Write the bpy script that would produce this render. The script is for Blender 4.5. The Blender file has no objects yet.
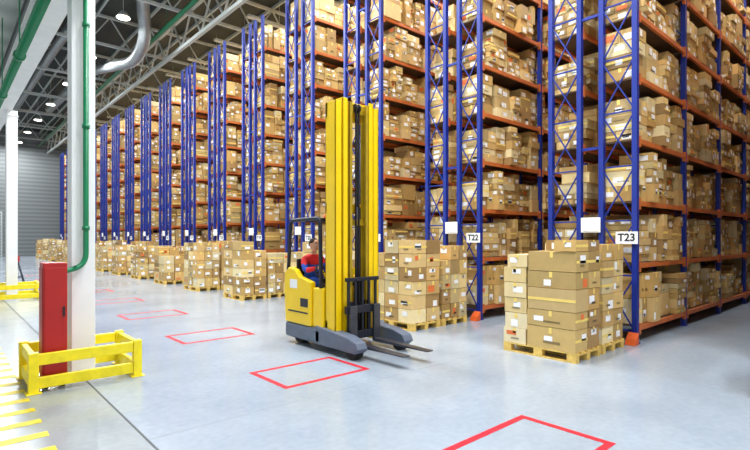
import bpy, math, random
from mathutils import Vector
random.seed(7)
scene=bpy.context.scene
scene.view_settings.view_transform='Standard'
COL=scene.collection

# ---------------------------------------------------------------- materials
def s2l(c):
    return tuple(((v/255)/12.92 if v/255<=0.04045 else ((v/255+0.055)/1.055)**2.4) for v in c)
def mat(name,rgb,rough=0.5,metal=0.0,noise=0.0,scale=8.0,emit=0.0,bump=0.0):
    m=bpy.data.materials.new(name); m.use_nodes=True
    nt=m.node_tree; b=nt.nodes['Principled BSDF']
    c=s2l(rgb)+(1,)
    b.inputs['Base Color'].default_value=c
    b.inputs['Roughness'].default_value=rough
    b.inputs['Metallic'].default_value=metal
    if noise>0 or bump>0:
        tc=nt.nodes.new('ShaderNodeTexCoord'); n=nt.nodes.new('ShaderNodeTexNoise')
        n.inputs['Scale'].default_value=scale; n.inputs['Detail'].default_value=4
        nt.links.new(tc.outputs['Object'],n.inputs['Vector'])
        if noise>0:
            r=nt.nodes.new('ShaderNodeValToRGB')
            r.color_ramp.elements[0].position=0.3; r.color_ramp.elements[1].position=0.7
            r.color_ramp.elements[0].color=tuple(v*(1-noise) for v in c[:3])+(1,)
            r.color_ramp.elements[1].color=tuple(min(1,v*(1+noise*0.5)) for v in c[:3])+(1,)
            nt.links.new(n.outputs['Fac'],r.inputs['Fac']); nt.links.new(r.outputs['Color'],b.inputs['Base Color'])
        if bump>0:
            bp=nt.nodes.new('ShaderNodeBump'); bp.inputs['Strength'].default_value=bump; bp.inputs['Distance'].default_value=0.01
            nt.links.new(n.outputs['Fac'],bp.inputs['Height']); nt.links.new(bp.outputs['Normal'],b.inputs['Normal'])
    if emit>0:
        b.inputs['Emission Color'].default_value=c; b.inputs['Emission Strength'].default_value=emit
    return m
BLUE=mat('rack_blue_paint',(16,44,140),0.45,0,0.15,5)
ORANGE=mat('beam_orange_paint',(204,108,50),0.5,0,0.15,5)
DECK=mat('shelf_deck',(90,68,50),0.7,0,0.2,6)
YEL=mat('truck_yellow_paint',(252,210,6),0.3,0,0.06,3)
BYEL=mat('barrier_yellow_paint',(248,226,24),0.4,0,0.12,9)
GREY=mat('truck_grey_paint',(96,106,124),0.45,0,0.15,6)
DARK=mat('dark_steel',(34,38,52),0.45,0.3,0.2,6)
BLACK=mat('black_plastic',(18,18,22),0.5)
STEEL=mat('fork_steel',(84,86,96),0.35,0.7,0.2,8)
WHITE=mat('white_paint',(238,240,240),0.5,0,0.05,3)
TRUSS=mat('truss_paint',(190,198,196),0.5,0,0.08,3)
GREEN=mat('pipe_green_paint',(14,124,80),0.35,0,0.1,5)
RED=mat('cabinet_red_paint',(176,24,18),0.4,0,0.1,4)
REDL=mat('floor_red_paint',(210,30,50),0.45,0,0.25,14)
YELL=mat('floor_yellow_paint',(234,210,56),0.5,0,0.25,12)
PAPER=mat('sign_white',(245,246,246),0.6)
INK=mat('sign_ink',(20,20,26),0.6)
DUCT=mat('galvanised_duct',(160,166,168),0.35,0.6,0.15,4)
WOOD=mat('pallet_wood',(236,198,104),0.7,0,0.25,10)
ORG=mat('guard_orange_paint',(232,98,34),0.45,0,0.1,6)
LAMP=mat('lamp_glass',(255,252,240),0.4,emit=12)
RUBBER=mat('rubber',(25,25,27),0.8)
JOINT=mat('floor_joint',(84,88,92),0.8); JOINT2=mat('floor_joint_fine',(140,146,152),0.6)
SKIN=mat('skin',(214,160,128),0.55); HAIR=mat('hair',(50,34,24),0.8,0,0.3,40)
CRED=mat('jacket_red',(222,36,38),0.8,0,0.2,20); CBLU=mat('overall_blue',(34,80,184),0.8,0,0.2,20)

# carton material : colour from per-box attribute, procedural cardboard grain
CART=bpy.data.materials.new('cardboard'); CART.use_nodes=True
nt=CART.node_tree; b=nt.nodes['Principled BSDF']; b.inputs['Roughness'].default_value=0.65
at=nt.nodes.new('ShaderNodeAttribute'); at.attribute_name='Col'
n=nt.nodes.new('ShaderNodeTexNoise'); n.inputs['Scale'].default_value=9; n.inputs['Detail'].default_value=5
tc=nt.nodes.new('ShaderNodeTexCoord'); nt.links.new(tc.outputs['Object'],n.inputs['Vector'])
mr=nt.nodes.new('ShaderNodeMapRange'); mr.inputs['To Min'].default_value=0.86; mr.inputs['To Max'].default_value=1.1
nt.links.new(n.outputs['Fac'],mr.inputs['Value'])
mx=nt.nodes.new('ShaderNodeVectorMath'); mx.operation='SCALE'
nt.links.new(at.outputs['Color'],mx.inputs[0]); nt.links.new(mr.outputs['Result'],mx.inputs['Scale'])
nt.links.new(mx.outputs['Vector'],b.inputs['Base Color'])

# ---------------------------------------------------------------- mesh helpers
class MB:
    def __init__(s): s.v=[];s.f=[];s.m=[];s.c=[];s.sm=[]
    def face(s,idx,mi=0,col=(1,1,1),sm=False):
        s.f.append(idx); s.m.append(mi); s.c.append(col); s.sm.append(sm)
    def box(s,x0,y0,z0,x1,y1,z1,mi=0,col=(1,1,1)):
        o=len(s.v)
        s.v+=[(x0,y0,z0),(x1,y0,z0),(x1,y1,z0),(x0,y1,z0),(x0,y0,z1),(x1,y0,z1),(x1,y1,z1),(x0,y1,z1)]
        for q in ((0,3,2,1),(4,5,6,7),(0,1,5,4),(1,2,6,5),(2,3,7,6),(3,0,4,7)):
            s.face(tuple(o+i for i in q),mi,col)
    def quad(s,a,b_,c,d,mi=0,col=(1,1,1)):
        o=len(s.v); s.v+=[a,b_,c,d]; s.face((o,o+1,o+2,o+3),mi,col)
    def bar(s,p,q,w,mi=0,h=None):
        p=Vector(p);q=Vector(q);d=(q-p).normalized(); h=h or w
        up=Vector((0,0,1)) if abs(d.z)<0.9 else Vector((1,0,0))
        a=d.cross(up).normalized()*w/2; c=a.cross(d).normalized()*h/2
        o=len(s.v)
        for e in (p,q):
            for t in (-a-c,a-c,a+c,-a+c): s.v.append(tuple(e+t))
        for f in ((0,1,2,3),(7,6,5,4),(0,4,5,1),(1,5,6,2),(2,6,7,3),(3,7,4,0)): s.face(tuple(o+i for i in f),mi)
    def cyl(s,p,q,r,mi=0,n=16,r2=None):
        p=Vector(p);q=Vector(q);d=(q-p).normalized(); r2=r if r2 is None else r2
        up=Vector((0,0,1)) if abs(d.z)<0.9 else Vector((1,0,0))
        a=d.cross(up).normalized(); c=a.cross(d).normalized(); o=len(s.v)
        for e,rr in ((p,r),(q,r2)):
            for i in range(n):
                t=2*math.pi*i/n; s.v.append(tuple(e+a*math.cos(t)*rr+c*math.sin(t)*rr))
        for i in range(n):
            j=(i+1)%n; s.face((o+i,o+j,o+n+j,o+n+i),mi,sm=True)
        s.face(tuple(o+i for i in range(n-1,-1,-1)),mi); s.face(tuple(o+n+i for i in range(n)),mi)
    def tube(s,pts,r,mi=0,n=14):
        pts=[Vector(p) for p in pts]; o=len(s.v); ref=Vector((0.13,0.29,0.95)).normalized()
        for k,p in enumerate(pts):
            d=(pts[min(k+1,len(pts)-1)]-pts[max(k-1,0)]).normalized()
            if k==0: a=d.cross(ref).normalized()
            else: a=(a-d*a.dot(d)).normalized()
            c=a.cross(d)
            for i in range(n):
                t=2*math.pi*i/n; s.v.append(tuple(p+a*math.cos(t)*r+c*math.sin(t)*r))
        for k in range(len(pts)-1):
            for i in range(n):
                j=(i+1)%n; s.face((o+k*n+i,o+k*n+j,o+(k+1)*n+j,o+(k+1)*n+i),mi,sm=True)
        s.face(tuple(o+i for i in range(n-1,-1,-1)),mi); e=o+(len(pts)-1)*n; s.face(tuple(e+i for i in range(n)),mi)
    def mesh(s,name,mats):
        me=bpy.data.meshes.new(name); me.from_pydata(s.v,[],s.f)
        for m in mats: me.materials.append(m)
        me.polygons.foreach_set('material_index',s.m); me.polygons.foreach_set('use_smooth',s.sm)
        ca=me.color_attributes.new(name='Col',type='FLOAT_COLOR',domain='CORNER'); arr=[]
        for f,c in zip(s.f,s.c): arr+=list(c[:3]+(1,))*len(f)
        ca.data.foreach_set('color',arr); me.update(); return me
    def obj(s,name,mats,parent=None,bevel=0,loc=(0,0,0)):
        if not isinstance(mats,(list,tuple)): mats=[mats]
        return put(name,s.mesh(name,mats),parent,bevel,loc)
def put(name,me,parent=None,bevel=0,loc=(0,0,0),rz=0):
    o=bpy.data.objects.new(name,me); COL.objects.link(o); o.location=loc; o.rotation_euler=(0,0,rz)
    if parent: o.parent=parent
    if bevel:
        md=o.modifiers.new('bevel','BEVEL'); md.width=bevel; md.segments=3; md.limit_method='ANGLE'
    return o
def empty(name,loc=(0,0,0)):
    e=bpy.data.objects.new(name,None); COL.objects.link(e); e.location=loc; e.empty_display_size=0.3; return e
def smooth_path(pts,r=0.3,n=6):
    pts=[Vector(p) for p in pts]; out=[pts[0]]
    for i in range(1,len(pts)-1):
        a,b_,c=pts[i-1],pts[i],pts[i+1]
        ra=min(r,(a-b_).length/2); rc=min(r,(c-b_).length/2)
        p0=b_+(a-b_).normalized()*ra; p1=b_+(c-b_).normalized()*rc
        for k in range(n+1):
            t=k/n; out.append((1-t)**2*p0+2*t*(1-t)*b_+t*t*p1)
    out.append(pts[-1]); return out

# ---------------------------------------------------------------- room shell
YF=60.0; XW=23.5; RH=12.6
m=MB(); m.box(-10,-6,-0.2,XW,YF,0); fl=m.obj('floor',bpy.data.materials.new('concrete_floor'))
FM=fl.data.materials[0]; FM.use_nodes=True; nt=FM.node_tree; b=nt.nodes['Principled BSDF']
tc=nt.nodes.new('ShaderNodeTexCoord')
n1=nt.nodes.new('ShaderNodeTexNoise'); n1.inputs['Scale'].default_value=0.35; n1.inputs['Detail'].default_value=6; n1.inputs['Roughness'].default_value=0.6
n2=nt.nodes.new('ShaderNodeTexNoise'); n2.inputs['Scale'].default_value=14; n2.inputs['Detail'].default_value=8
for n in (n1,n2): nt.links.new(tc.outputs['Object'],n.inputs['Vector'])
r1=nt.nodes.new('ShaderNodeValToRGB'); r1.color_ramp.elements[0].position=.3; r1.color_ramp.elements[1].position=.7
r1.color_ramp.elements[0].color=s2l((142,154,168))+(1,); r1.color_ramp.elements[1].color=s2l((170,181,192))+(1,)
nt.links.new(n1.outputs['Fac'],r1.inputs['Fac'])
mr=nt.nodes.new('ShaderNodeMapRange'); mr.inputs['To Min'].default_value=0.86; mr.inputs['To Max'].default_value=1.12
nt.links.new(n2.outputs['Fac'],mr.inputs['Value'])
vm=nt.nodes.new('ShaderNodeVectorMath'); vm.operation='SCALE'
nt.links.new(r1.outputs['Color'],vm.inputs[0]); nt.links.new(mr.outputs['Result'],vm.inputs['Scale'])
# warmer worn slab on the walkway side
sep=nt.nodes.new('ShaderNodeSeparateXYZ'); nt.links.new(tc.outputs['Object'],sep.inputs['Vector'])
lt=nt.nodes.new('ShaderNodeMath'); lt.operation='LESS_THAN'; lt.inputs[1].default_value=1.4; nt.links.new(sep.outputs['X'],lt.inputs[0])
mixc=nt.nodes.new('ShaderNodeMix'); mixc.data_type='RGBA'; mixc.blend_type='MULTIPLY'
mixc.inputs[7].default_value=(0.94,0.9,0.82,1)
nt.links.new(lt.outputs[0],mixc.inputs[0]); nt.links.new(vm.outputs['Vector'],mixc.inputs[6]); nt.links.new(mixc.outputs[2],b.inputs['Base Color'])
mr2=nt.nodes.new('ShaderNodeMapRange'); mr2.inputs['To Min'].default_value=0.08; mr2.inputs['To Max'].default_value=0.28
nt.links.new(n1.outputs['Fac'],mr2.inputs['Value']); nt.links.new(mr2.outputs['Result'],b.inputs['Roughness'])

def wavemat(name,c1,c2,scale,direction):
    M=bpy.data.materials.new(name); M.use_nodes=True; nt=M.node_tree; b=nt.nodes['Principled BSDF']; b.inputs['Roughness'].default_value=.6
    tc=nt.nodes.new('ShaderNodeTexCoord'); w=nt.nodes.new('ShaderNodeTexWave'); w.bands_direction=direction; w.inputs['Scale'].default_value=scale
    r=nt.nodes.new('ShaderNodeValToRGB'); r.color_ramp.elements[0].color=s2l(c1)+(1,); r.color_ramp.elements[1].color=s2l(c2)+(1,)
    nt.links.new(tc.outputs['Object'],w.inputs['Vector']); nt.links.new(w.outputs['Fac'],r.inputs['Fac']); nt.links.new(r.outputs['Color'],b.inputs['Base Color'])
    return M
ROOF=wavemat('roof_deck',(22,30,30),(40,50,48),1.2,'Y')
WALL=wavemat('wall_cladding',(108,114,116),(132,137,138),0.8,'Z')
LOWC=wavemat('low_ceiling_panels',(170,178,172),(200,206,200),0.3,'Y')
m=MB(); m.box(1.6,-6,RH,XW,YF,RH+.2); m.obj('ceiling',ROOF)
m=MB(); m.box(-10,-6,6.5,1.25,YF,6.7); m.obj('ceiling_low_bay',LOWC)
m=MB(); m.box(1.3,-6,6.25,1.55,YF,RH+.2); m.obj('wall_clerestory',WALL)
m=MB(); m.box(-10,YF,0,XW,YF+.2,RH+.2); m.obj('wall_far',WALL)
m=MB(); m.box(XW,-6,0,XW+.2,YF,RH+.2); m.obj('wall_right',WALL)
m=MB(); m.box(1.2,YF-.14,0,4.6,YF-.06,4.4,1)
for i in range(14): m.box(1.35,YF-.17,.1+i*.3,4.45,YF-.13,.34+i*.3,0)
m.obj('door_1',[mat('door_grey',(92,100,106),.5),TRUSS])
# floor joints
m=MB()
m.box(1.375,-6,0,1.395,YF,.0015)
m.obj('floor_joint',JOINT)
m=MB()
for y in (4.6,10.8,17,23.2,29.4): m.box(1.395,y,0,XW,y+.006,.0012)
m.obj('floor_joint',JOINT2)
# painted markings
for k in range(-1,9):
    y0=1.79+3.27*k; y1=y0+.93; x0,x1=3.08,4.42; w=.07; m=MB()
    m.box(x0,y0,0,x1,y0+w,.003); m.box(x0,y1-w,0,x1,y1,.003); m.box(x0,y0+w,0,x0+w,y1-w,.003); m.box(x1-w,y0+w,0,x1,y1-w,.003)
    m.obj('floor_marking_rectangle',REDL)
m=MB()
for i in range(40):
    y=3.2+i*.42; m.box(.12,y,0,.75,y+.13,.003)
m.obj('walkway_marking',YELL)

# girder of the low bay + columns
m=MB(); m.box(1.27,-6,5.56,1.6,YF,5.6); m.box(1.27,-6,6.2,1.6,YF,6.24); m.box(1.4,-6,5.6,1.46,YF,6.2)
for i in range(33): m.box(1.28,-5+i*2,5.6,1.59,-4.98+i*2,6.2)
m.obj('roof_girder',WHITE)
m=MB()
for i in range(12): m.box(-10,-4+i*5.45,6.1,.8,-3.8+i*5.45,6.5)
m.obj('low_bay_beam',WHITE)
cols=[(1.39,7.35),(1.6,18.0)]
for (cx,cy) in cols+[(1.45,29),(1.45,40),(1.45,51),(1.45,-3.3)]:
    e=empty('steel_column',(cx,cy,0)); h=.135
    m=MB(); m.box(-h,-h,0.02,h,h,5.555); m.obj('shaft',WHITE,e,.008)
    m=MB(); m.box(-.2,-.2,0,.2,.2,.02)
    for a in (-.17,.17):
        for c in (-.17,.17): m.cyl((a,c,.02),(a,c,.05),.015)
    m.box(-.16,-.16,5.4,.16,.16,5.42); m.obj('base_plate',WHITE,e)
# barriers
for (x0,y0,x1,y1) in ((.76,6.8,1.98,7.75),(.95,17.3,2.3,18.5)):
    e=empty('column_guard_barrier',(0,0,0)); m=MB(); p=.1
    for x in (x0,x1-p):
        for y in (y0,y1-p):
            m.box(x,y,.012,x+p,y+p,.47); m.box(x-.03,y-.03,0,x+p+.03,y+p+.03,.012)
    m.obj('posts',BYEL,e,.006)
    m=MB()
    for z0,z1 in ((.32,.45),(.05,.18)):
        m.box(x0+p,y0+.02,z0,x1-p,y0+.08,z1); m.box(x0+p,y1-.08,z0,x1-p,y1-.02,z1)
        m.box(x0+.02,y0+p,z0,x0+.08,y1-p,z1); m.box(x1-.08,y0+p,z0,x1-.02,y1-p,z1)
    m.obj('rails',BYEL,e,.006)
# fire hydrant cabinet with pipe
e=empty('fire_hose_cabinet',(0,0,0))
m=MB(); m.box(.92,6.96,.1,1.17,7.24,1.5); m.obj('cabinet_body',RED,e,.012)
m=MB(); m.box(.935,6.95,.16,1.155,6.962,1.44); m.box(.912,6.985,.16,.922,7.215,1.44)
m.obj('cabinet_door',RED,e,.004)
m=MB(); m.box(1.12,6.935,.85,1.14,6.952,.97); m.cyl((.96,6.99,0),(.96,6.99,.1),.02); m.cyl((1.13,7.2,0),(1.13,7.2,.1),.02); m.cyl((.96,7.2,0),(.96,7.2,.1),.02);m.cyl((1.13,6.99,0),(1.13,6.99,.1),.02)
m.obj('handle_and_feet',BLACK,e)
m=MB(); m.tube(smooth_path([(1.40,7.13,5.5),(1.40,7.13,1.45),(1.12,7.04,1.38),(1.05,7.04,1.38)],.16),.033)
for z in (1.9,3.2,4.5): m.cyl((1.40,7.13,z),(1.40,7.13,z+.05),.044)
m.obj('supply_pipe',GREEN,e)
m=MB(); m.tube([(1.0,-5,4.85),(1.0,59.5,4.85)],.07)
for i in range(20): m.cyl((1.0,-2+i*3,4.85),(1.0,-1.9+i*3,4.85),.09); m.bar((1.0,-1.95+i*3,4.9),(1.0,-1.95+i*3,6.49),.02)
m.obj('sprinkler_main_pipe',GREEN)
m=MB(); m.tube([(7.4,-5,11.0),(7.4,59.5,11.0)],.09); 
for i in range(20): m.bar((7.4,-2+i*3,11.0),(7.4,-2+i*3,RH-.01),.02)
m.obj('sprinkler_branch_pipe',GREEN)
m=MB(); m.tube([(3.9,-5,11.5),(3.9,59.5,11.5)],.07)
for i in range(20): m.bar((3.9,-2+i*3,11.5),(3.9,-2+i*3,RH-.01),.02)
m.obj('water_pipe',GREEN)
# trusses
def truss(m,p,q,h,step,w=.09):
    p=Vector(p);q=Vector(q);L=(q-p).length;n=max(1,round(L/step));u=(q-p)/n;up=Vector((0,0,h))
    m.bar(p,q,w*1.3); m.bar(p+up,q+up,w*1.3)
    for i in range(n):
        a=p+u*i; m.bar(a,a+u*.5+up,w*.6); m.bar(a+u*.5+up,a+u,w*.6)
m=MB(); truss(m,(8.3,-6,10.5),(8.3,YF,10.5),1.4,2.2,.11); m.obj('roof_truss',TRUSS)
m=MB(); truss(m,(1.9,-6,10.9),(1.9,YF,10.9),1.2,2.2,.09); m.obj('roof_truss',TRUSS)
for i in range(11):
    y=-3.3+i*5.9; m=MB(); truss(m,(1.6,y,11.1),(XW,y,11.1),1.35,1.8,.09); m.obj('roof_truss',TRUSS)
m=MB()
for i in range(11): m.box(1.6+i*2,-6,RH-.14,1.68+i*2,YF,RH)
m.obj('roof_purlin',TRUSS)
# duct
m=MB(); m.tube(smooth_path([(6.2,21.3,RH-.05),(6.4,21.9,11.7),(6.85,23.0,10.6),(6.95,25.0,10.2),(6.4,32,11.4),(6.2,44,11.5)],.9,7),.26,0,18)
m.obj('ventilation_duct',DUCT)
m=MB(); m.tube(smooth_path([(5.2,14,12.0),(4.6,30,11.9),(4.4,50,11.9)],2,7),.22,0,18)
m.obj('ventilation_duct',DUCT)

# ---------------------------------------------------------------- cartons
TANS=[(226,192,128),(216,182,114),(206,168,100),(232,204,142),(196,156,90),(220,188,128),(240,220,168),(210,174,112),(182,144,88),(222,180,110)]
def tan():
    c=random.choice(TANS); k=random.uniform(.82,1.06); return s2l(tuple(min(255,v*k) for v in c))
TAPE=s2l((250,220,120)); LAB=s2l((255,255,255)); LABO=s2l((236,120,60))
def carton(m,x0,y0,z0,x1,y1,z1,faces='N',col=None,lp=.7):
    """N = -Y face, W = -X face, E = +X, S=+Y"""
    col=col or tan(); m.box(x0,y0,z0,x1,y1,z1,0,col); e=.003
    h=z1-z0
    dk=tuple(v*.4 for v in col)
    for f in faces:
        if f in 'NS': y=y0-e if f=='N' else y1+e; L=x1-x0; P=lambda u,z,y=y:(x0+u,y,z)
        else: x=x0-e if f=='W' else x1+e; L=y1-y0; P=lambda u,z,x=x:(x,y0+u,z)
        if random.random()<.55:      # tape over the seam
            t=.025; m.quad(P(L/2-t,z1-min(.09,h*.35)),P(L/2+t,z1-min(.09,h*.35)),P(L/2+t,z1),P(L/2-t,z1),0,TAPE)
        elif random.random()<.5:
            zz=z0+h*.5; m.quad(P(0,zz-.02),P(L,zz-.02),P(L,zz+.02),P(0,zz+.02),0,TAPE)
        if random.random()<lp:
            w=random.uniform(.08,.19); hh=random.uniform(.06,.13); 
            w=min(w,L*.6); hh=min(hh,h*.6)
            u=random.uniform(.02,max(.021,L-w-.02)); z=z0+random.uniform(.015,max(.016,h-hh-.02))
            c=LAB if random.random()<.92 else LABO
            m.quad(P(u,z),P(u+w,z),P(u+w,z+hh),P(u,z+hh),0,c)
        if random.random()<.25:
            w=L*.35; u=L*.3; z=z0+h*.25; m.quad(P(u,z),P(u+w,z),P(u+w,z+h*.12),P(u,z+h*.12),0,dk)
BAY=2.53; D=.65; LV=[.3+1.07*i for i in range(9)]; RACKH=10.0
def bay_mesh(seed):
    random.seed(seed); m=MB()
    for li,z in enumerate(LV):
        x=.08
        while x<BAY-.25:
            w=random.choice([.18,.22,.26,.3,.36,.42,.5,.62]); w=min(w,BAY-.06-x)
            hbox=random.choice([.1,.14,.18,.22,.27,.33,.44]); top=random.uniform(.52,.94)
            if random.random()<.04: x+=w*.6; continue
            zz=z+.005; yf=random.uniform(-.07,.12)
            while zz<z+top-.08:
                hbox=min(hbox,z+.95-zz)
                jx=random.uniform(-.008,.008); jy=random.uniform(-.03,.06)
                faces='N'+('W' if x<.6 else '')+('E' if x+w>BAY-.5 else '')
                if w>.45 and random.random()<.5:
                    carton(m,x+.006,yf+jy,zz,x+w/2-.004,yf+jy+.55,zz+hbox-.008,'N'+('W' if x<.6 else ''))
                    carton(m,x+w/2+.004,yf+jy+.01,zz,x+w-.006,yf+jy+.55,zz+hbox-.008,'N')
                elif random.random()<.5:
                    s=random.uniform(.26,.34)
                    carton(m,x+.006+jx,yf+jy,zz,x+w-.006+jx,yf+jy+s-.004,zz+hbox-.008,faces)
                    carton(m,x+.006-jx,yf+jy+s+.004,zz,x+w-.006-jx,max(yf+jy+s+.1,min(.66,yf+jy+s*2)),zz+hbox-.008,faces.replace('N',''))
                else:
                    carton(m,x+.006+jx,yf+jy,zz,x+w-.006+jx,min(.66,yf+jy+.58),zz+hbox-.008,faces)
                zz+=hbox
                if random.random()<.4: hbox=random.choice([.1,.13,.16,.2,.26])
            x+=w+random.choice([0,.005,.015,.04])
    return m.mesh('cartons_bay',[CART])
BAYS=[bay_mesh(100+i) for i in range(12)]
NB=5; W2=1.62; X0=8.84
def rack_meshes():
    u=MB(); pw=.1; pd=.085
    for i in range(NB+1):
        x=i*BAY
        for (ya,yb) in ((0,D),(W2-D,W2)):
            for y in (ya,yb-pd):
                u.box(x,y,0.01,x+.012,y+pd,RACKH); u.box(x+.012,y,0.01,x+pw,y+.012,RACKH); u.box(x+.012,y+pd-.012,.01,x+pw,y+pd,RACKH)
                u.box(x-.02,y-.02,0,x+pw+.02,y+pd+.02,.01)
            z=.2; st=.95 if i==0 else 1.9
            while z<RACKH-.8:
                u.bar((x+.03,ya+pd/2,z),(x+.03,yb-pd/2,z+.95),.022)
                if i==0: u.bar((x+.06,yb-pd/2,z),(x+.06,ya+pd/2,z+.95),.022)
                u.bar((x+.05,ya+pd/2,z),(x+.05,yb-pd/2,z),.026); z+=st
        for z in (1.0,3.4,5.8,8.2): u.box(x+.03,D,z,x+.07,W2-D,z+.05)
    b=MB()
    for i in range(NB):
        x=i*BAY+pw
        for z in LV:
            for (ya,yb) in ((0,D),(W2-D,W2)):
                for y in (ya-.005,yb-.045):
                    b.box(x,y,z-.085,x+BAY-pw,y+.05,z-.005)
                    for xx in (x-.005,x+BAY-pw-.055): b.box(xx,y-.008 if y<ya+.1 else y+.005,z-.15,xx+.06,y+.045 if y<ya+.1 else y+.058,z+.04)
                b.box(x,ya+.046,z-.03,x+BAY-pw,yb-.046,z-.006,1)
    return u.mesh('uprights',[BLUE]),b.mesh('beams',[ORANGE,DECK])
UP,BM=rack_meshes()
random.seed(11)
def text_mesh(t,size):
    cu=bpy.data.curves.new('t','FONT'); cu.body=t; cu.size=size; cu.extrude=.001; cu.offset=.004; cu.align_x='CENTER'; cu.align_y='CENTER'
    o=bpy.data.objects.new('t',cu); COL.objects.link(o); dg=bpy.context.evaluated_depsgraph_get(); dg.update()
    me=bpy.data.meshes.new_from_object(o.evaluated_get(dg)); bpy.data.objects.remove(o); me.materials.clear(); me.materials.append(INK); return me
PER=3.226
for k in range(-1,17):
    y=3.24+PER*k; e=empty('pallet_rack',(X0,y,0))
    put('uprights',UP,e); put('beams',BM,e)
    for i in range(NB):
        put('cartons_row',random.choice(BAYS),e,loc=(i*BAY+.03,0,0))
        put('cartons_row',random.choice(BAYS),e,loc=((i+1)*BAY+.06,W2,0),rz=math.pi)
    m=MB(); m.box(-.05,-.03,1.7,-.035,.33,1.91); m.box(-.035,.0,1.76,0,.05,1.8); m.obj('aisle_sign_plate',PAPER,e)
    t=put('aisle_sign_text',text_mesh('T%d'%(23-k),.18),e,loc=(-.053,.15,1.805)); t.rotation_euler=(math.pi/2,0,-math.pi/2)
    m=MB(); m.box(-.04,.6,1.9,-.025,.95,2.17); m.box(-.05,.63,1.93,-.04,.92,2.14); m.box(-.025,.62,2.0,.03,.66,2.04); m.obj('document_board',[PAPER],e)
    m=MB(); yy=-.05; o=len(m.v)
    m.v+=[(-.22,yy,0),(-.04,yy,0),(-.04,yy,.2),(-.17,yy,.1),(-.22,yy+.17,0),(-.04,yy+.17,0),(-.04,yy+.17,.2),(-.17,yy+.17,.1)]
    for f in ((0,1,2,3),(7,6,5,4),(0,4,5,1),(1,5,6,2),(2,6,7,3),(3,7,4,0)): m.face(tuple(o+i for i in f))
    m.obj('upright_guard',ORG,e,.01)

# ---------------------------------------------------------------- pallet stacks
def pallet(parent,x0,y0):
    m=MB()
    for i in range(5):
        xx=x0+i*.175; m.box(xx,y0,.122,xx+.1,y0+1.2,.144)
    for i in range(3):
        xx=x0+i*.35; m.box(xx,y0,0,xx+.1,y0+1.2,.022)
        for yy in (y0,y0+.53,y0+1.06): m.box(xx,yy,.022,xx+.1,yy+.14,.1)
    for yy in (y0,y0+.53,y0+1.06): m.box(x0,yy,.1,x0+.8,yy+.14,.122)
    m.obj('pallet',WOOD,parent,0)
def stack(x0,y0,H,seed,bw=.4,bl=.6,bh=.3,front=False):
    random.seed(seed); e=empty('pallet_of_cartons',(0,0,0)); pallet(e,x0,y0); m=MB(); z=.146
    nx=round(.8/bw); ny=round(1.2/bl)
    def layer(z,bh,nx,ny,ya,yb,drop,col=None,lp=.75):
        for i in range(nx):
            for j in range(ny):
                if random.random()<drop: continue
                W=.8/nx; L=(yb-ya)/ny
                a=x0+i*W+.008+random.uniform(-.01,.01); c=ya+j*L+.008+random.uniform(-.012,.012)
                carton(m,a,c,z,a+W-.018,c+L-.018,z+bh-.008,'NW',col() if col else None,lp)
    if front:   # big cartons near corner, paler small cartons on the far end
        ysp=y0+.78
        for bh in (.33,.25,.33,.25,.3): layer(z,bh,2,1,y0,ysp,0,None,.8); z+=bh
        layer(z,.17,2,2,y0,y0+.7,.2)
        z=.146
        pale=lambda: s2l(random.choice([(236,214,160),(228,202,142),(238,222,180)]))
        for bh in (.24,.24,.24,.24,.24): layer(z,bh,2,1,ysp+.01,y0+1.2,0,pale,1); z+=bh
        layer(z,.2,1,1,ysp+.01,y0+1.15,0,pale,1)
    else:
        while z+bh<=H+.01:
            last=z+bh*2>H+.01
            layer(z,bh,nx,ny,y0,y0+1.2,.3 if last else 0); z+=bh
    m.obj('cartons',CART,e)
for k in range(0,16):
    y=3.3+PER*k; xs=6.78 if k<3 else 6.45
    p=[(.4,.6,.32),(.4,.4,.26),(.4,.3,.22),(.4,.6,.26),(.27,.4,.3)]
    r1=random.Random(k*13+1)
    c1=r1.choice(p); c2=r1.choice(p) if k else p[1]
    if k==1: c1=(.4,.4,.27)
    stack(xs,y,1.78 if k<2 else r1.uniform(1.6,1.85),900+k,*c1,front=(k==0))
    stack(xs+.88,y+(0 if k<3 else .05),1.74 if k<2 else r1.uniform(1.5,1.85),950+k,*c2)
stack(6.78,3.3-PER,1.7,1200,.4,.4,.3)

# ---------------------------------------------------------------- reach truck
T=empty('reach_truck',(0,0,0))
def part(name,mats,bevel=.012):
    return lambda m:m.obj(name,mats,T,bevel)
m=MB(); m.box(4.5,6.35,.1,5.66,7.42,.36); part('chassis',GREY,.05)(m)
m=MB()
for x in (4.5,5.46):
    o=len(m.v); pr=[(5.5,.1),(5.42,.17),(5.48,.27),(5.7,.33),(6.5,.4),(6.5,.1)]
    for xx in (x,x+.2):
        for (yy,zz) in pr: m.v.append((xx,yy,zz))
    n=len(pr); m.face(tuple(o+i for i in range(n-1,-1,-1))); m.face(tuple(o+n+i for i in range(n)))
    for i in range(n): j=(i+1)%n; m.face((o+i,o+j,o+n+j,o+n+i))
part('straddle_legs',GREY,.02)(m)
m=MB()
for x in (4.53,5.49): m.cyl((x,5.62,.13),(x+.14,5.62,.13),.13,0,24)
m.cyl((4.62,7.15,.16),(4.8,7.15,.16),.16,0,24); m.cyl((5.3,7.15,.13),(5.45,7.15,.13),.13,0,24)
part('wheels',RUBBER,0)(m)
def prism(m,prof,x0,x1,mi=0):
    o=len(m.v); n=len(prof)
    for xx in (x0,x1):
        for (yy,zz) in prof: m.v.append((xx,yy,zz))
    m.face(tuple(o+i for i in range(n)),mi); m.face(tuple(o+n+i for i in range(n-1,-1,-1)),mi)
    for i in range(n): j=(i+1)%n; m.face((o+j,o+i,o+n+i,o+n+j),mi)
side=[(6.62,.36),(7.4,.36),(7.44,.9),(7.42,1.2),(7.3,1.3),(7.1,1.27),(6.98,1.16),(6.62,1.08)]
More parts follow.
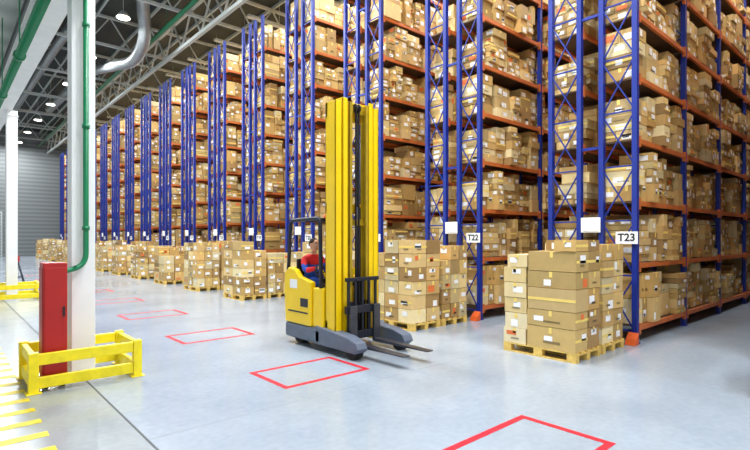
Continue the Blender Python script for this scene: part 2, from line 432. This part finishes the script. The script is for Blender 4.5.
m=MB(); prism(m,side,4.5,4.6); prism(m,side,5.58,5.66); part('side_panels',YEL,.02)(m)
m=MB(); prism(m,[(7.26,.36),(7.42,.36),(7.46,1.05),(7.4,1.3),(7.26,1.3)],4.6,5.58); part('rear_counterweight',YEL,.03)(m)
m=MB(); m.box(4.52,6.32,.36,5.64,6.6,1.0); part('battery_housing',YEL,.03)(m)
m=MB(); m.box(4.62,6.34,1.0,5.56,6.56,1.07); m.box(4.62,6.44,1.07,4.9,6.56,1.15); part('dashboard',BLACK,.015)(m)
m=MB(); m.box(4.494,7.02,.95,4.499,7.24,1.1,0); m.box(4.494,6.7,.55,4.499,7.3,.575,1); m.box(4.494,6.7,.66,4.499,6.92,.8,1); part('side_decals',[PAPER,DARK],0)(m)
SX=-.17; SY=.08
m=MB(); m.box(4.8+SX+.02,6.78+SY,.36,5.2+SX,7.16,.86); part('seat_base',DARK,.03)(m)
m=MB(); m.box(4.78+SX,6.72+SY,.86,5.22+SX,7.12+SY,.94); prism(m,[(7.1+SY,.9),(7.18+SY,.92),(7.18+SY,1.44),(7.13+SY,1.44)],4.8+SX,5.2+SX); part('seat_cushions',BLACK,.02)(m)
m=MB(); m.cyl((4.75,6.58,1.1),(4.75,6.64,1.2),.02)
pts=[(4.75+.12*math.cos(t*math.pi/8),6.66+.05*math.sin(t*math.pi/8),1.23+.11*math.sin(t*math.pi/8)) for t in range(17)]
m.tube(pts,.014,0,8); m.cyl((4.63,6.66,1.23),(4.87,6.66,1.23),.01); m.cyl((5.05,6.55,1.05),(5.05,6.62,1.24),.012); m.cyl((5.15,6.55,1.05),(5.15,6.62,1.24),.012); part('controls',BLACK,0)(m)
# overhead guard
m=MB(); gz=2.1
for x in (4.55,5.6):
    m.tube(smooth_path([(x,7.38,1.2),(x,7.3,gz),(x,6.43,gz+.02),(x,6.4,1.0)],.1),.033,0,10)
for y in (7.24,7.08,6.94,6.8,6.66,6.52): m.bar((4.55,y,gz),(5.6,y,gz),.03,0,.05)
part('overhead_guard',DARK,0)(m)
m=MB(); m.box(4.9,7.2,gz+.02,5.0,7.28,gz+.07,0); m.cyl((5.2,7.15,gz+.02),(5.2,7.15,gz+.12),.05,1,16); part('beacon',[BLACK,ORG],0)(m)
# mast : nested channels
def chan(m,x,y,w,d,z0,z1,inward,t=.022):
    xo=x if inward>0 else x+w-t
    m.box(xo,y,z0,xo+t,y+d,z1); m.box(x,y,z0,x+w,y+t,z1); m.box(x,y+d-t,z0,x+w,y+d,z1)
MT=4.0
m=MB()
chan(m,4.56,6.04,.12,.26,.12,MT-.06,1); chan(m,5.34,6.04,.12,.26,.12,MT-.06,-1)
m.box(4.56,6.24,MT-.3,5.46,6.3,MT-.06); m.box(4.56,6.24,.2,5.46,6.3,.5); m.box(4.56,6.26,2.2,5.46,6.3,2.36)
part('mast_outer_stage',YEL,.006)(m)
m=MB()
chan(m,4.69,6.02,.1,.2,.16,MT,1,.018); chan(m,5.23,6.02,.1,.2,.16,MT,-1,.018)
m.box(4.69,6.18,MT-.16,5.33,6.22,MT); m.box(4.69,6.18,1.2,5.33,6.22,1.32)
part('mast_middle_stage',YEL,.005)(m)
m=MB()
chan(m,4.81,6.0,.06,.14,.2,MT-.05,1,.015); chan(m,5.15,6.0,.06,.14,.2,MT-.05,-1,.015)
m.box(4.81,6.1,MT-.2,5.21,6.13,MT-.05); m.box(4.81,6.1,2.0,5.21,6.13,2.1)
part('mast_inner_stage',mat('mast_inner_paint',(176,146,24),.4,0,.2,6),.004)(m)
m=MB()
for x in (4.9,5.12): m.cyl((x,6.17,.2),(x,6.17,2.3),.045); m.cyl((x,6.17,2.3),(x,6.17,MT-.2),.026,1)
for x in (4.98,5.04): m.bar((x,6.05,.5),(x,6.05,MT-.15),.024,2)
for x in (4.98,5.04): m.cyl((x-.012,6.07,MT-.12),(x+.012,6.07,MT-.12),.07,2)
part('lift_cylinders_and_chains',[DARK,STEEL,BLACK],0)(m)
m=MB(); m.box(4.68,5.9,.22,5.36,5.97,.34); m.box(4.68,5.9,.62,5.36,5.97,.74)
for x in (4.72,4.86,5.0,5.14,5.28): m.box(x,5.92,.34,x+.04,5.96,1.15)
m.box(4.68,5.92,1.12,5.36,5.96,1.18); m.box(4.8,5.96,.2,4.86,6.08,.8); m.box(5.16,5.96,.2,5.22,6.08,.8)
part('fork_carriage',DARK,.006)(m)
m=MB()
for x in (4.72,5.2):
    prism(m,[(5.9,.15),(5.9,.74),(5.85,.74),(5.85,.2),(4.72,.18),(4.72,.165),(5.82,.145)],x,x+.13)
part('forks',STEEL,.004)(m)
m=MB(); m.tube(smooth_path([(4.66,6.3,.9),(4.64,6.33,1.8),(4.66,6.3,2.4),(4.68,6.28,3.7)],.2),.018,0,8); m.tube(smooth_path([(5.3,6.32,.9),(5.34,6.36,1.6),(5.3,6.3,3.5)],.2),.018,0,8)
part('hydraulic_hoses',BLACK,0)(m)

# ---------------------------------------------------------------- driver
DR=empty('forklift_driver',(SX,SY,.03))
def skinned(name,joints,edges,mats,assign,parent,sub=2,root=0):
    me=bpy.data.meshes.new(name+'_sk'); me.from_pydata([j[:3] for j in joints],edges,[])
    o=bpy.data.objects.new(name+'_sk',me); COL.objects.link(o)
    o.modifiers.new('s','SKIN')
    for i,j in enumerate(joints):
        r=j[3]; me.skin_vertices[0].data[i].radius=(r,j[4] if len(j)>4 else r)
        me.skin_vertices[0].data[i].use_root=(i==root)
    sb=o.modifiers.new('ss','SUBSURF'); sb.levels=sub; sb.render_levels=sub
    dg=bpy.context.evaluated_depsgraph_get(); dg.update()
    m2=bpy.data.meshes.new_from_object(o.evaluated_get(dg)); bpy.data.objects.remove(o)
    m2.materials.clear()
    for mm in mats: m2.materials.append(mm)
    for p in m2.polygons: p.use_smooth=True; p.material_index=assign(p.center)
    m2.name=name; return put(name,m2,parent)
J=[(5.0,7.0,1.0,.14,.12),(5.0,6.99,1.15,.14,.115),(5.0,6.97,1.32,.165,.115),(5.0,6.95,1.42,.12,.09),(5.0,6.94,1.5,.05),(5.0,6.93,1.56,.048),
   (4.82,6.96,1.4,.075),(4.76,6.83,1.22,.056),(4.86,6.64,1.27,.036),
   (5.18,6.96,1.4,.075),(5.25,6.86,1.17,.056),(5.22,6.66,1.2,.036),
   (4.9,6.95,1.0,.09),(4.88,6.66,1.0,.068),(4.88,6.64,.6,.045),(4.88,6.62,.5,.04),
   (5.1,6.95,1.0,.09),(5.12,6.66,1.0,.068),(5.12,6.64,.6,.045),(5.12,6.62,.5,.04)]
E=[(0,1),(1,2),(2,3),(3,4),(4,5),(3,6),(6,7),(7,8),(3,9),(9,10),(10,11),(0,12),(12,13),(13,14),(14,15),(0,16),(16,17),(17,18),(18,19)]
def asg(c):
    if c.z>1.49 and abs(c.x-5)<.08: return 0
    if c.z>1.33: return 1                       # red yoke and shoulders
    if c.z>1.08 and c.y<6.78: return 1          # red cuffs / forearms
    return 2                                    # blue overall
skinned('body',J,E,[SKIN,CRED,CBLU],asg,DR)
def ellipsoid(m,c,r,mi,nu=20,nv=14,fn=None):
    o=len(m.v)
    for j in range(nv+1):
        ph=math.pi*j/nv
        for i in range(nu):
            th=2*math.pi*i/nu; p=[math.sin(ph)*math.cos(th),math.sin(ph)*math.sin(th),math.cos(ph)]
            q=fn(p) if fn else p
            m.v.append((c[0]+r[0]*q[0],c[1]+r[1]*q[1],c[2]+r[2]*q[2]))
    for j in range(nv):
        for i in range(nu):
            k=(i+1)%nu; m.face((o+j*nu+i,o+(j+1)*nu+i,o+(j+1)*nu+k,o+j*nu+k),mi,sm=True)
hc=(5.0,6.915,1.645); m=MB()
def headfn(p):
    x,y,z=p
    if z<0: x*=1+.28*z; y=y*(1+.12*z)-(.06*-z)
    return (x,y,z)
ellipsoid(m,hc,(.078,.098,.118),0,fn=headfn)
ellipsoid(m,(5.0,6.82,1.64),(.013,.022,.024),0,10,8)
ellipsoid(m,(5.0,6.826,1.595),(.026,.01,.008),3,10,6)
for s in (-1,1):
    ellipsoid(m,(5+s*.03,6.833,1.66),(.013,.009,.008),2,10,6); ellipsoid(m,(5+s*.03,6.826,1.66),(.005,.004,.005),4,8,6)
    ellipsoid(m,(5+s*.079,6.92,1.645),(.01,.018,.03),0,10,8)
    ellipsoid(m,(5+s*.03,6.832,1.68),(.018,.006,.004),1,8,6)
def hairfn(p):
    x,y,z=p
    if z<.15 and y<.3: y=y*.3; z=max(z,.15)
    if z<-.3: z=-.3
    return (x,y,z)
ellipsoid(m,(5,6.93,1.665),(.086,.098,.11),1,fn=hairfn)
m.obj('head',[SKIN,HAIR,PAPER,mat('lips',(180,90,84),.5),BLACK],DR)
for s,(hx,hy,hz),nm in ((-1,(4.87,6.63,1.27),'hand_left'),(1,(5.22,6.65,1.2),'hand_right')):
    JJ=[(hx,hy+.01,hz,.02,.026),(hx,hy-.04,hz+.005,.018,.032)]; EE=[(0,1)]
    for f in range(4):
        dx=(f-1.5)*.02; L=(.03,.035,.033,.026)[f]; b0=len(JJ)
        JJ+=[(hx+dx,hy-.07,hz+.005,.0085),(hx+dx,hy-.07-L*.7,hz-.012,.008),(hx+dx,hy-.065-L*.5,hz-.035,.007)]
        EE+=[(1,b0),(b0,b0+1),(b0+1,b0+2)]
    b0=len(JJ); JJ+=[(hx+s*-.035,hy-.03,hz-.005,.01),(hx-s*.04,hy-.06,hz-.02,.0085)]; EE+=[(0,b0),(b0,b0+1)]
    skinned(nm,JJ,EE,[SKIN],lambda c:0,DR,1)
m=MB()
for x in (4.88,5.12): ellipsoid(m,(x,6.6,.42),(.045,.12,.045),0,14,8)
m.obj('shoes',BLACK,DR)

# red floor stand in the distance
e=empty('barrier_stand',(2.2,23.0,0)); m=MB()
for a,c in ((-.25,-.2),(.25,-.2),(-.25,.2),(.25,.2)): m.bar((a,c,0),(a*.1,c*.1,.95),.04)
m.box(-.2,-.15,.3,.2,-.13,.34); m.obj('legs',DARK,e)
m=MB(); m.box(-.09,-.06,.9,.09,.06,1.12); m.bar((-.25,-.2,.0),(.25,-.2,.0+.05),.05); m.obj('red_head',RED,e,.01)

# ---------------------------------------------------------------- lamps and light
for X in (3.2,5.7):
    for i in range(11):
        y=-1.5+i*5.9
        e=empty('high_bay_lamp',(X,y,10.9)); m=MB(); m.cyl((0,0,.05),(0,0,.3),.28,0,20,.1); m.cyl((0,0,.3),(0,0,1.69),.01,0,6); m.obj('housing',TRUSS,e)
        m=MB(); m.cyl((0,0,.02),(0,0,.05),.24,0,20); m.obj('lens',LAMP,e)
        ld=bpy.data.lights.new('overhead_area_light','AREA'); ld.shape='DISK'; ld.size=.5; ld.energy=420 if i<5 else 300; ld.color=(.97,.985,1)
        lo=bpy.data.objects.new('overhead_area_light',ld); COL.objects.link(lo); lo.parent=e; lo.location=(0,0,-.02)
for k in range(-1,17):  # made-up fill strips, added to brighten the aisles between the racks
    yc=3.24+PER*k-.8
    e=empty('aisle_fill_light',(14,yc,10.9)); m=MB(); m.box(-4.5,-.12,.03,4.5,.12,.12); 
    for x in (-3,3): m.cyl((x,0,.1),(x,0,1.69),.008,0,6)
    m.obj('housing',TRUSS,e)  # invented fixture body around the added fill light
    ld=bpy.data.lights.new('overhead_area_light','AREA'); ld.shape='RECTANGLE'; ld.size=9; ld.size_y=.3; ld.energy=560 if k<4 else 380; ld.color=(.96,.98,1)
    lo=bpy.data.objects.new('overhead_area_light',ld); COL.objects.link(lo); lo.parent=e
w=bpy.data.worlds.new('World'); scene.world=w; w.use_nodes=True
w.node_tree.nodes['Background'].inputs[0].default_value=(.93,.97,1,1); w.node_tree.nodes['Background'].inputs[1].default_value=0.95

# ---------------------------------------------------------------- camera
cd=bpy.data.cameras.new('camera'); cd.sensor_width=36; cd.lens=36*489/750; cd.shift_y=13/750; cd.clip_end=300
co=bpy.data.objects.new('camera',cd); COL.objects.link(co); co.location=(0,0,1.8); co.rotation_euler=(math.pi/2,0,-math.radians(41.7))
scene.camera=co
